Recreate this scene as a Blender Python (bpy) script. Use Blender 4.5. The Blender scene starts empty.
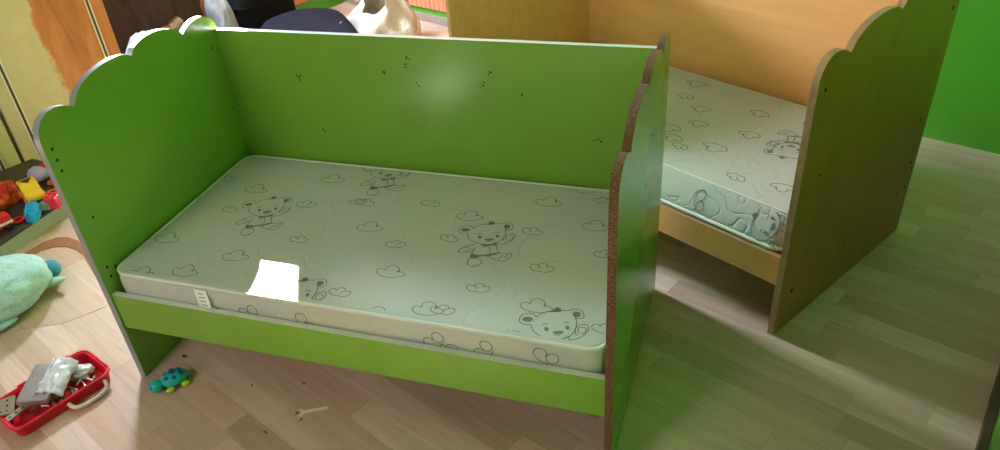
import bpy, bmesh, math, random
from mathutils import Vector, Matrix, noise
R = math.radians
random.seed(7)
scene = bpy.context.scene
COL = scene.collection

# ------------------------------------------------------------------ materials
def lin(c):
    return tuple(((v/255)/12.92 if v/255 <= .04045 else (((v/255)+.055)/1.055)**2.4) for v in c)
class NT:
    def __init__(s, name):
        s.m = bpy.data.materials.new(name); s.m.use_nodes = True
        s.t = s.m.node_tree; s.b = s.t.nodes['Principled BSDF']
    def n(s, typ, **kw):
        nd = s.t.nodes.new(typ)
        for k, v in kw.items():
            if k.startswith('i_'):
                nd.inputs[int(k[2:])].default_value = v
            else: setattr(nd, k, v)
        return nd
    def l(s, a, b): s.t.links.new(a, b)
    def math(s, op, a, b=None, c=None):
        nd = s.t.nodes.new('ShaderNodeMath'); nd.operation = op
        for i, v in enumerate((a, b, c)):
            if v is None: continue
            if isinstance(v, (int, float)): nd.inputs[i].default_value = v
            else: s.l(v, nd.inputs[i])
        return nd.outputs[0]
    def mix(s, f, a, b):
        nd = s.t.nodes.new('ShaderNodeMix'); nd.data_type = 'RGBA'
        for i, v in ((0, f), (6, a), (7, b)):
            if isinstance(v, (int, float)): nd.inputs[i].default_value = v
            elif isinstance(v, tuple): nd.inputs[i].default_value = (*v[:3], 1)
            else: s.l(v, nd.inputs[i])
        return nd.outputs[2]
    def ramp(s, f, stops):
        nd = s.t.nodes.new('ShaderNodeValToRGB'); cr = nd.color_ramp
        while len(cr.elements) < len(stops): cr.elements.new(.5)
        for e, (p, c) in zip(cr.elements, stops): e.position = p; e.color = (*c[:3], 1)
        s.l(f, nd.inputs[0]); return nd.outputs[0]
    def coords(s, scale=(1, 1, 1), rot=(0, 0, 0), loc=(0, 0, 0)):
        tc = s.n('ShaderNodeTexCoord'); mp = s.n('ShaderNodeMapping')
        mp.inputs[1].default_value = loc; mp.inputs[2].default_value = rot; mp.inputs[3].default_value = scale
        s.l(tc.outputs['Object'], mp.inputs[0]); return mp.outputs[0]
    def noise(s, vec, scale, detail=4, rough=.5, dist=0):
        nd = s.n('ShaderNodeTexNoise'); s.l(vec, nd.inputs['Vector'])
        nd.inputs['Scale'].default_value = scale; nd.inputs['Detail'].default_value = detail
        nd.inputs['Roughness'].default_value = rough; nd.inputs['Distortion'].default_value = dist
        return nd.outputs[0]
    def bump(s, h, strength=.3, dist=.002):
        nd = s.n('ShaderNodeBump'); nd.inputs['Strength'].default_value = strength; nd.inputs['Distance'].default_value = dist
        s.l(h, nd.inputs['Height']); s.l(nd.outputs[0], s.b.inputs['Normal'])
    def base(s, v):
        if isinstance(v, tuple): s.b.inputs['Base Color'].default_value = (*v[:3], 1)
        else: s.l(v, s.b.inputs['Base Color'])
    def rough(s, v):
        if isinstance(v, (int, float)): s.b.inputs['Roughness'].default_value = v
        else: s.l(v, s.b.inputs['Roughness'])
    def set(s, **kw):
        for k, v in kw.items(): s.b.inputs[k.replace('_', ' ')].default_value = v

def plain(name, col, rough=.5, metal=0, var=.12, nscale=30, bump=0, coat=0, **kw):
    N = NT(name); v = N.coords(); f = N.noise(v, nscale, 3)
    c = lin(col)
    N.base(N.mix(f, tuple(x*(1-var) for x in c), tuple(min(1, x*(1+var)) for x in c)))
    N.rough(rough); N.set(Metallic=metal)
    if coat: N.set(Coat_Weight=coat, Coat_Roughness=.1)
    if bump: N.bump(N.noise(v, nscale*3, 4), bump, .002)
    return N.m

def laminate(name, col, rough=.33, dirt=.25, spec=.5):
    """painted / laminated particleboard with faint smudges and orange peel"""
    N = NT(name); v = N.coords(); c = lin(col)
    f = N.ramp(N.noise(v, 5, 4, .5), [(.15, (0, 0, 0)), (.85, (1, 1, 1))])
    cc = N.mix(f, c, tuple(x*(1-dirt) for x in c))
    g = N.ramp(N.noise(v, 90, 3, .7), [(.73, (0, 0, 0)), (.80, (1, 1, 1))])
    cc = N.mix(N.math('MULTIPLY', g, .25), cc, tuple(x*.35 for x in c))
    N.base(cc); N.rough(rough); N.set(Specular_IOR_Level=spec)
    return N.m

def chip(name):
    N = NT(name); v = N.coords(); 
    vo = N.n('ShaderNodeTexVoronoi'); vo.inputs['Scale'].default_value = 700; N.l(v, vo.inputs['Vector'])
    f = N.noise(v, 260, 4, .8)
    N.base(N.ramp(N.math('MULTIPLY', N.math('ADD', vo.outputs['Distance'], f), .62), [(.30, lin((40, 20, 12))), (.6, lin((104, 58, 34))), (.95, lin((180, 140, 110)))]))
    N.rough(.9); N.bump(f, .8, .003)
    return N.m

def woodmat(name, c1, c2, axis=2, rough=.38, blotch=.2, scale=1.0):
    """wood-effect laminate, grain along axis"""
    N = NT(name); sc = [26*scale]*3; sc[axis] = 1.6*scale
    v = N.coords(tuple(sc)); g = N.noise(v, 1.0, 6, .62, .6)
    v2 = N.coords((2.2, 2.2, 2.2)); b = N.noise(v2, 1.3, 3)
    cc = N.mix(N.ramp(g, [(.3, (0, 0, 0)), (.7, (1, 1, 1))]), lin(c1), lin(c2))
    cc = N.mix(N.math('MULTIPLY', b, blotch), cc, tuple(x*.55 for x in lin(c1)))
    N.base(cc); N.rough(rough)
    return N.m

M = {}
M['green'] = laminate('green_laminate', (120, 166, 58), .27, .12)
M['green_rail'] = laminate('green_rail_laminate', (128, 176, 56), .42, .25)
M['chip'] = chip('raw_chipboard')
M['edge'] = plain('pale_edge_band', (205, 208, 205), .3, var=.1)
M['edge_grey'] = plain('grey_edge_band', (140, 142, 142), .3, var=.1)
M['hole'] = plain('dark_screw_hole', (12, 14, 8), .8)
M['beech'] = woodmat('beech_laminate', (226, 164, 104), (238, 182, 122), 0, .36)
M['beech_shaded'] = woodmat('beech_laminate_shaded', (178, 116, 62), (194, 132, 74), 2, .42, .35)  # same beech, with the shade on the outer end board painted in
M['beech_edge'] = woodmat('beech_edge_band', (160, 122, 88), (182, 146, 110), 1, .4)

def floor_material():
    N = NT('laminate_floor_planks')
    a = R(23.4)
    v = N.coords(rot=(0, 0, a)); sx = N.n('ShaderNodeSeparateXYZ'); N.l(v, sx.inputs[0])
    u, w = sx.outputs[0], sx.outputs[1]
    W, L = .072, .46
    wr = N.math('DIVIDE', w, W); row = N.math('FLOOR', wr)
    wn = N.n('ShaderNodeTexWhiteNoise', noise_dimensions='1D'); N.l(row, wn.inputs['W'])
    uu = N.math('ADD', N.math('DIVIDE', u, L), N.math('MULTIPLY', wn.outputs['Value'], 7.3)); colu = N.math('FLOOR', uu)
    cb = N.n('ShaderNodeCombineXYZ'); N.l(row, cb.inputs[0]); N.l(colu, cb.inputs[1])
    wn2 = N.n('ShaderNodeTexWhiteNoise', noise_dimensions='2D'); N.l(cb.outputs[0], wn2.inputs['Vector'])
    # grain, shifted per strip
    cg = N.n('ShaderNodeCombineXYZ')
    N.l(N.math('ADD', N.math('MULTIPLY', u, 3.2), N.math('MULTIPLY', wn2.outputs['Value'], 37)), cg.inputs[0])
    N.l(N.math('ADD', N.math('MULTIPLY', w, 45), N.math('MULTIPLY', row, 3.1)), cg.inputs[1])
    g = N.noise(cg.outputs[0], 1.0, 6, .62, .8)
    tone = N.ramp(wn2.outputs['Value'], [(0, lin((184, 154, 136))), (.35, lin((204, 174, 156))), (.7, lin((222, 196, 180))), (1, lin((208, 172, 152)))])
    c = N.mix(N.ramp(g, [(.30, (1, 1, 1)), (.70, (0, 0, 0))]), tone, N.mix(.34, tone, lin((128, 96, 74))))
    fr = N.math('FRACT', wr); ed = N.math('LESS_THAN', N.math('ABSOLUTE', N.math('SUBTRACT', fr, .5)), .493)
    fu = N.math('FRACT', uu); eu = N.math('LESS_THAN', N.math('ABSOLUTE', N.math('SUBTRACT', fu, .5)), .498)
    e = N.math('MULTIPLY', ed, eu)
    c = N.mix(e, N.mix(.22, c, lin((70, 48, 34))), c)
    N.base(c)
    N.rough(N.math('ADD', N.math('MULTIPLY', g, .12), .27)); N.set(Specular_IOR_Level=.5)
    N.bump(g, .05, .001)
    return N.m
M['floor'] = floor_material()

def wallpaint(name, col, worn=True):
    N = NT(name); v = N.coords(); c = lin(col)
    f = N.noise(v, 3, 5, .6)
    cc = N.mix(f, tuple(x*.8 for x in c), tuple(min(1, x*1.12) for x in c))
    if worn:
        g = N.ramp(N.noise(v, 26, 6, .75), [(.70, (0, 0, 0)), (.73, (1, 1, 1))])
        cc = N.mix(N.math('MULTIPLY', g, .3), cc, lin((170, 190, 150)))
    N.base(cc); N.rough(.55); N.bump(N.noise(v, 60, 4), .25, .003)
    return N.m
M['wallgreen'] = wallpaint('green_wall_paint', (88, 168, 40))
M['wallwhite'] = wallpaint('pale_wall_paint', (160, 156, 146), False)
M['baseboard'] = plain('brown_baseboard', (88, 66, 52), .45, nscale=12)
M['baseboard_grey'] = plain('grey_baseboard', (150, 138, 130), .5, nscale=20)

def slats():
    N = NT('terracotta_panelling'); v = N.coords(); sx = N.n('ShaderNodeSeparateXYZ'); N.l(v, sx.inputs[0])
    fr = N.math('FRACT', N.math('DIVIDE', sx.outputs[0], .034))
    e = N.math('LESS_THAN', N.math('ABSOLUTE', N.math('SUBTRACT', fr, .5)), .43)
    g = N.noise(N.coords((60, 60, 3)), 1, 5, .6)
    c = N.mix(g, lin((196, 112, 76)), lin((232, 160, 122)))
    N.base(N.mix(e, lin((120, 60, 38)), c)); N.rough(.6); N.bump(e, .5, .004)
    return N.m
M['terracotta'] = slats()

def mattress_material(name, sc=1.0, strength=.35):
    N = NT(name); v = N.coords()
    nz = N.n('ShaderNodeTexNoise'); N.l(v, nz.inputs['Vector']); nz.inputs['Scale'].default_value = 5*sc; nz.inputs['Detail'].default_value = 2
    q = N.math('FRACT', N.math('MULTIPLY', nz.outputs[0], 9))
    q = N.math('ABSOLUTE', N.math('SUBTRACT', q, .5))
    line = N.ramp(q, [(0, (0, 0, 0)), (.10, (1, 1, 1))])
    st = N.ramp(N.noise(v, 2.6, 2), [(.56, (0, 0, 0)), (.75, (1, 1, 1))])
    base = N.mix(N.math('MULTIPLY', st, .35), lin((182, 187, 176)), lin((186, 174, 126)))
    N.base(base); N.rough(.75); N.set(Sheen_Weight=.15, Specular_IOR_Level=.3)
    h = N.math('ADD', N.math('MULTIPLY', line, 1.0), N.math('MULTIPLY', N.noise(v, 500, 2), .06))
    N.bump(h, strength, .004)
    return N.m
M['mattress'] = mattress_material('quilted_mattress_cloth', .8, .22)
M['mattress2'] = mattress_material('quilted_mattress_cloth_thick', 1.2, .42)
M['piping'] = plain('mattress_piping', (214, 218, 206), .6, nscale=200)
M['ink'] = plain('printed_ink', (92, 92, 76), .8, var=.05)
M['inkfill'] = plain('printed_ink_fill', (112, 112, 96), .8, var=.25, nscale=300)
M['label'] = plain('white_label', (226, 236, 224), .6)

# ------------------------------------------------------------------ objects
def mesh_obj(name, bm, mats, parent=None, smooth=False, loc=None, rot=None):
    me = bpy.data.meshes.new(name); bm.normal_update(); bm.to_mesh(me); bm.free()
    for m in (mats if isinstance(mats, (list, tuple)) else [mats]): me.materials.append(m)
    if smooth:
        for p in me.polygons: p.use_smooth = True
    o = bpy.data.objects.new(name, me); COL.objects.link(o)
    if parent: o.parent = parent
    if loc: o.location = loc
    if rot: o.rotation_euler = rot
    return o
def tag(o, label=None, cat=None, group=None, kind=None):
    if label: o['label'] = label
    if cat: o['category'] = cat
    if group: o['group'] = group
    if kind: o['kind'] = kind
    return o
def empty(name, loc=(0, 0, 0), rz=0, label=None, cat=None, group=None):
    o = bpy.data.objects.new(name, None); COL.objects.link(o); o.location = loc; o.rotation_euler = (0, 0, rz)
    o.empty_display_size = .1
    return tag(o, label, cat, group)
def autosmooth(o, ang=35):
    me = o.data
    for p in me.polygons: p.use_smooth = True
    bm = bmesh.new(); bm.from_mesh(me)
    for e in bm.edges:
        if len(e.link_faces) == 2 and e.calc_face_angle(0) > R(ang): e.smooth = False
    bm.to_mesh(me); bm.free()
def add_box(bm, lo, hi, bevel=0, mat=0, mtx=None, seg=2):
    vs = [bm.verts.new((x, y, z)) for x in (lo[0], hi[0]) for y in (lo[1], hi[1]) for z in (lo[2], hi[2])]
    fs = [bm.faces.new([vs[i] for i in f]) for f in ((0,1,3,2),(4,6,7,5),(0,4,5,1),(2,3,7,6),(0,2,6,4),(1,5,7,3))]
    bmesh.ops.recalc_face_normals(bm, faces=fs)
    for f in fs: f.material_index = mat
    new = vs
    if bevel:
        es = list({e for f in fs for e in f.edges})
        r = bmesh.ops.bevel(bm, geom=es, offset=bevel, segments=seg, profile=.5, affect='EDGES', material=-1)
        new = list({v for f in r['faces'] for v in f.verts} | {v for v in vs if v.is_valid})
    if mtx: bmesh.ops.transform(bm, matrix=mtx, verts=[v for v in new if v.is_valid])
    return new
def box(name, lo, hi, m, parent=None, bevel=.002, **kw):
    bm = bmesh.new(); add_box(bm, lo, hi, bevel); return mesh_obj(name, bm, m, parent, **kw)
def add_prism(bm, prof, h, mtx=None, mat_face=0, mat_side=0, side_mats=None):
    """profile in XY extruded from z 0 to h"""
    a = [bm.verts.new((x, y, 0)) for x, y in prof]; b = [bm.verts.new((x, y, h)) for x, y in prof]
    f0 = bm.faces.new(list(reversed(a))); f1 = bm.faces.new(b); f0.material_index = f1.material_index = mat_face
    n = len(prof); fs = [f0, f1]
    for i in range(n):
        f = bm.faces.new((a[i], a[(i+1) % n], b[(i+1) % n], b[i])); f.material_index = side_mats[i] if side_mats else mat_side; fs.append(f)
    bmesh.ops.recalc_face_normals(bm, faces=fs)
    if mtx: bmesh.ops.transform(bm, matrix=mtx, verts=a+b)
    return a+b
def catmull(pts, n=6, closed=False):
    P = [Vector(p) for p in pts]; out = []
    N = len(P); rng = range(N if closed else N-1)
    for i in rng:
        p0 = P[(i-1) % N] if (closed or i > 0) else P[0]; p1 = P[i]; p2 = P[(i+1) % N]
        p3 = P[(i+2) % N] if (closed or i+2 < N) else P[-1]
        for k in range(n):
            t = k/n
            out.append(.5*((2*p1)+(-p0+p2)*t+(2*p0-5*p1+4*p2-p3)*t*t+(-p0+3*p1-3*p2+p3)*t**3))
    if not closed: out.append(P[-1])
    return out
def add_tube(bm, pts, r, seg=10, closed=False, mat=0, caps=True, flat=1.0):
    P = [Vector(p) for p in pts]; n = len(P); rings = []
    up = Vector((0, 0, 1)); prevn = None
    for i, p in enumerate(P):
        t = (P[(i+1) % n]-P[(i-1) % n]) if closed else (P[min(i+1, n-1)]-P[max(i-1, 0)])
        t.normalize()
        nn = up - t*up.dot(t)
        if nn.length < .2: nn = Vector((1, 0, 0)) - t*t.x
        nn.normalize()
        if prevn is not None and nn.dot(prevn) < 0: nn = -nn
        prevn = nn; bb = t.cross(nn); rr = r[i] if isinstance(r, (list, tuple)) else r
        rings.append([bm.verts.new(p+nn*math.cos(a)*rr*flat+bb*math.sin(a)*rr) for a in [2*math.pi*k/seg for k in range(seg)]])
    for i in range(n if closed else n-1):
        A, B = rings[i], rings[(i+1) % n]
        for k in range(seg):
            f = bm.faces.new((A[k], A[(k+1) % seg], B[(k+1) % seg], B[k])); f.material_index = mat; f.smooth = True
    if caps and not closed:
        bm.faces.new(rings[0][::-1]).material_index = mat; bm.faces.new(rings[-1]).material_index = mat
def add_lathe(bm, prof, seg=20, mtx=None, mat=0):
    rings = []
    vs = []
    for r, z in prof:
        ring = [bm.verts.new((r*math.cos(a), r*math.sin(a), z)) for a in [2*math.pi*k/seg for k in range(seg)]]
        rings.append(ring); vs += ring
    for A, B in zip(rings, rings[1:]):
        for k in range(seg):
            f = bm.faces.new((A[k], A[(k+1) % seg], B[(k+1) % seg], B[k])); f.material_index = mat; f.smooth = True
    bm.faces.new(rings[0][::-1]).material_index = mat; bm.faces.new(rings[-1]).material_index = mat
    if mtx: bmesh.ops.transform(bm, matrix=mtx, verts=vs)
    return vs
def add_blob(bm, c, rad, sub=4, amp=0, fr=3, seed=0, mtx=None, mat=0, shape=None):
    r = bmesh.ops.create_icosphere(bm, subdivisions=sub, radius=1)
    vs = r['verts']
    for v in vs:
        p = v.co.copy()
        k = 1+amp*noise.fractal(p*fr+Vector((seed*3.7, seed, -seed)), .8, 2.1, 4)
        p = p*k
        if shape: p = shape(p)
        v.co = Vector((p.x*rad[0], p.y*rad[1], p.z*rad[2]))+Vector(c)
    if mtx: bmesh.ops.transform(bm, matrix=mtx, verts=vs)
    for f in {f for v in vs for f in v.link_faces}: f.material_index = mat; f.smooth = True
    return vs
def disc(bm, c, nrm, r, mat, seg=12):
    nrm = Vector(nrm); t = nrm.orthogonal().normalized(); b = nrm.cross(t)
    vs = [bm.verts.new(Vector(c)+t*math.cos(a)*r+b*math.sin(a)*r) for a in [2*math.pi*k/seg for k in range(seg)]]
    f = bm.faces.new(vs); f.material_index = mat; f.normal_update()
    if f.normal.dot(nrm) < 0: f.normal_flip()
def T(*a): return Matrix.Translation(a)
def RX(d): return Matrix.Rotation(R(d), 4, 'X')
def RY(d): return Matrix.Rotation(R(d), 4, 'Y')
def RZ(d): return Matrix.Rotation(R(d), 4, 'Z')

# ------------------------------------------------------------------ the room (frame: corner C0, s along the back wall, t out into the room)
C0 = Vector((-.94, 3.01, 0)); TH = R(-23.4)
EX = Vector((math.cos(TH), math.sin(TH), 0)); EY = Vector((EX.y, -EX.x, 0))
ROOM = Matrix.Translation(C0) @ Matrix.Rotation(TH, 4, 'Z')   # local x = s, local -y = t
def room_obj(name, bm, m, kind='structure', **kw):
    o = mesh_obj(name, bm, m, **kw); o.matrix_world = ROOM
    if kind: o['kind'] = kind
    return o
def rp(s, t, z=0): return ROOM @ Vector((s, -t, z))
H = 2.5; SW = 3.78; TD = 4.6
bm = bmesh.new(); add_box(bm, (-3.6, -3.2, -.06), (3.9, 3.6, 0)); 
tag(mesh_obj('floor', bm, M['floor']), kind='structure')
bm = bmesh.new(); add_box(bm, (-.1, -TD, H), (SW+.1, .1, H+.08)); room_obj('ceiling', bm, M['wallwhite'])
bm = bmesh.new(); add_box(bm, (-.1, 0, 0), (SW+.1, .1, H)); room_obj('wall_back', bm, M['wallgreen'])
def sw(t): return 3.666+.0886*t
bm = bmesh.new(); add_prism(bm, [(sw(0), 0), (sw(0)+.2, 0), (sw(3.6)+.1, -3.6), (sw(3.6), -3.6)], H); room_obj('wall_right', bm, M['wallgreen'])
# left wall with the window opening
WT0, WT1, WZ0, WZ1 = .30, 1.50, .95, 2.42
bm = bmesh.new()
add_box(bm, (-.1, -WT0, 0), (0, 0, H)); add_box(bm, (-.1, -TD, 0), (0, -WT1, H))
add_box(bm, (-.1, -WT1, 0), (0, -WT0, WZ0)); add_box(bm, (-.1, -WT1, WZ1), (0, -WT0, H))
room_obj('wall_left', bm, M['wallwhite'])
bm = bmesh.new()
for a in ((WT0, WT0+.05, WZ0, WZ1), (WT1-.05, WT1, WZ0, WZ1), (WT0, WT1, WZ0, WZ0+.05), (WT0, WT1, WZ1-.05, WZ1)):
    add_box(bm, (-.08, -a[1], a[2]), (-.03, -a[0], a[3]), .004)
room_obj('window_1', bm, M['label'])
bm = bmesh.new(); add_prism(bm, [(sw(0)-.018, -.01), (sw(0)-.001, -.01), (sw(3.6)-.001, -3.6), (sw(3.6)-.018, -3.6)], .05); room_obj('baseboard_right', bm, M['baseboard'])
bm = bmesh.new(); add_box(bm, (.05, -.016, 0), (1.6, -.001, .044), .003); room_obj('baseboard_back', bm, M['baseboard_grey'])
bm = bmesh.new(); add_box(bm, (.03, -.012, .075), (1.6, -.001, 1.6)); room_obj('trim_1', bm, M['terracotta'])
bm = bmesh.new(); add_box(bm, (.001, -1.4, .085), (.012, -.03, .93))
o = room_obj('trim_2', bm, M['terracotta'])
bm = bmesh.new(); add_box(bm, (.001, -1.4, .001), (.008, -.03, .0845)); room_obj('trim_3', bm, M['wallgreen'])
# curtain added in the window, unseen; its gap is shaped to pass one sunbeam
SUN = Vector((.925, -1.33, -1.0)).normalized()
gap_m = [(.297, .34), (.552, -.13), (.42, -.30), (.30, -.24), (.14, .30)]
inv = ROOM.inverted(); gap = []
for x, y in gap_m:
    p = inv @ Vector((x, y, .331)); d = inv.to_3x3() @ SUN
    k = (p.x-(-.02))/d.x; q = p-d*k; gap.append((q.y, q.z))
print('GAP', gap)
cy = sum(g[0] for g in gap)/len(gap); cz = sum(g[1] for g in gap)/len(gap)
gap.sort(key=lambda g: math.atan2(g[1]-cz, g[0]-cy))
bm = bmesh.new()
outer = []
y0, y1, z0, z1 = -WT1-.05, -WT0+.06, WZ0-.1, WZ1+.05
for g in gap:
    dy, dz = g[0]-cy, g[1]-cz
    ks = []
    if dy > 0: ks.append((y1-cy)/dy)
    if dy < 0: ks.append((y0-cy)/dy)
    if dz > 0: ks.append((z1-cz)/dz)
    if dz < 0: ks.append((z0-cz)/dz)
    k = min(ks); outer.append((cy+dy*k, cz+dz*k))
# insert the rectangle corners
n = len(gap)
gi = [bm.verts.new((.015, g[0], g[1])) for g in gap]; go = [bm.verts.new((.015, g[0], g[1])) for g in outer]
corners = [(a, b) for a in (y0, y1) for b in (z0, z1)]
def ang(a, b): return math.atan2(b-cz, a-cy)
for i in range(n):
    j = (i+1) % n
    a0, a1 = ang(*gap[i]), ang(*gap[j])
    if a1 < a0: a1 += 2*math.pi
    mid = []
    for c in corners:
        ac = ang(*c)
        if ac < a0: ac += 2*math.pi
        if a0 < ac < a1: mid.append((ac, c))
    mid.sort()
    bm.faces.new([gi[i], go[i]]+[bm.verts.new((.015, c[0], c[1])) for _, c in mid]+[go[j], gi[j]])
r = bmesh.ops.extrude_face_region(bm, geom=list(bm.faces))
bmesh.ops.translate(bm, vec=(.004, 0, 0), verts=[v for v in r['geom'] if isinstance(v, bmesh.types.BMVert)])
bmesh.ops.recalc_face_normals(bm, faces=list(bm.faces))
cur = room_obj('gobo', bm, plain('gobo_cloth', (196, 190, 178), .9), kind=None)
tag(cur, 'pale curtain added over the left wall window to shape the sunbeam, beyond the frame', 'gobo')

# ------------------------------------------------------------------ cribs
YF, YE, L, W = -.027, .636, 1.217, .0165
def arc(p, q, bulge, n=10, skew=0):
    """points from p to q bulging outward (left of travel p->q being up)"""
    p, q = Vector(p), Vector(q); d = q-p; nrm = Vector((-d.y, d.x)).normalized(); out = []
    for i in range(n):
        t = i/n; h = bulge*(4*t*(1-t))**.62 
        t2 = t + skew*math.sin(math.pi*t)*.1
        out.append(tuple(p+d*t2+nrm*h))
    return out
prof = [(YE, 0), (YF, 0), (YF, .30), (YF, .60), (YF, .672)]
prof += [(-.026, .695), (-.019, .716), (-.004, .732), (.018, .741), (.042, .742), (.066, .735)]
prof += [(.092, .7215)] + arc((.094, .7225), (.301, .757), .033, 14, -.6)[1:]
prof += [(.301, .757)] + arc((.301, .757), (.494, .739), .034, 14, -.2)[1:]
prof += [(.494, .739), (.508, .748), (.530, .756), (.556, .760), (.582, .758), (.606, .748), (.624, .732), (.636, .708), (YE, .40)]
def side_panel(mface, medge_v, medge_top, holes, nx, parent, label=None):
    """board in the yz plane from x=0 to x=W; nx = side carrying the holes"""
    bm = bmesh.new(); n = len(prof); sm = []
    for i in range(n):
        a, b = prof[i], prof[(i+1) % n]
        sm.append(1)
    m = Matrix(((0, 0, 1, 0), (1, 0, 0, 0), (0, 1, 0, 0), (0, 0, 0, 1)))
    add_prism(bm, prof, W, m, 0, 1, sm)
    for e in [e for e in bm.edges if len(e.link_faces) == 2 and {f.material_index for f in e.link_faces} == {0, 1}]: pass
    xh = W+.0004 if nx > 0 else -.0004
    for y, z, r in holes: disc(bm, (xh, y, z), (nx, 0, 0), r, 2)
    o = mesh_obj('side_panel', bm, [mface, medge_v, M['hole']], parent)
    autosmooth(o, 30)
    if label: o['label'] = label
    return o
HL = [(-.006,.665,.004),(-.006,.638,.004),(-.006,.611,.004),(.02,.473,.0035),(.59,.667,.0035),(.605,.48,.003),(.611,.343,.003),(0,.342,.004),(0,.315,.004),(.022,.33,.004),(-.002,.241,.003)]
HR = [(.022,.199,.006),(.115,.07,.004),(.05,.082,.004),(.575,.677,.005),(.612,.295,.004),(.593,.248,.004),(-.012,.60,.002)]
HC = [(.006,.666,.005),(.587,.381,.004),(.603,.68,.006),(.6,.244,.006),(.605,.164,.005),(.556,.166,.004),(.029,.115,.007),(.621,.216,.004),(.057,.437,.004),(.279,.129,.004)]
def make_crib(name, loc, rz, label, mats, holesL, holesR, rail, sup):
    c = empty(name, loc, rz, label, 'crib')
    f0, f1, eL, eR, fb, fr, eb = mats
    a = side_panel(f0, eL, eL, holesL, 1, c); a.location = (-W, 0, 0)
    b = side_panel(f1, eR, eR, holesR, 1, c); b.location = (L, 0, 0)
    # back panel with pale edge banding on top and small chips
    bm = bmesh.new(); add_box(bm, (0, YE-.016, .20), (L, YE, .7085))
    for f in bm.faces:
        if f.normal.z > .9: f.material_index = 1
    if name == 'crib' and holesL is HL:
        rs = random.Random(3)
        for x, z in [(.237,.583),(.575,.652),(.567,.635),(.499,.61),(.593,.582),(.793,.624),(.772,.595),(.763,.587),(.28,.425),(1.066,.465),(1.075,.462),(.876,.572)]:
            for k in range(3):
                disc(bm, (x+rs.uniform(-.006, .006), YE-.0164, z+rs.uniform(-.006, .006)), (0, -1, 0), rs.uniform(.0012, .003), 2, 6)
        for k in range(4):   # a small cross-shaped scuff
            disc(bm, (.237+[-.006, .006, 0, .002][k], YE-.0166, .583+[.006, .005, 0, -.008][k]), (0, -1, 0), .0028, 2, 7)
    mesh_obj('back_panel', bm, [fb, eb, M['hole']], c)
    z0, z1 = rail
    bm = bmesh.new(); add_box(bm, (0, -.021, z0), (L, -.005, z1), .0008)
    for f in bm.faces:
        if f.normal.z > .9: f.material_index = 1
    mesh_obj('front_rail', bm, [fr, eb], c)
    # mattress support: ledgers and slats
    bm = bmesh.new(); add_box(bm, (0, -.004, sup-.034), (L, .018, sup-.014)); add_box(bm, (0, YE-.04, sup-.034), (L, YE-.017, sup-.014)); mesh_obj('ledger', bm, M['beech_edge'], c)
    for k in range(9):
        x = .06+k*.135
        box('slat', (x-.035, -.003, sup-.013), (x+.035, YE-.018, sup-.001), M['beech_edge'], c, 0)
    # steel brackets in the corner
    bm = bmesh.new(); add_box(bm, (L-.03, -.004, z0+.05), (L, .0, z0+.075), .001); mesh_obj('bracket', bm, M['hole'], c)
    return c
crib = make_crib('crib', (0, 0, 0), 0, 'bright green crib with cloud-shaped ends and chipped brown front edge, in the foreground',
    (M['green'], M['green'], M['edge_grey'], M['chip'], M['green'], M['green_rail'], M['edge']), HL, HR, (.168, .272), .242)
P2 = (.504, 1.162, 0); TH2 = -.535
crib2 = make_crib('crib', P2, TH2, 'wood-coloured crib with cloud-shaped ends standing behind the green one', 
    (M['beech'], M['beech_shaded'], M['beech_edge'], M['beech_edge'], M['beech'], M['beech'], M['beech_edge']), [], HC, (.150, .233), .236)

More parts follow.
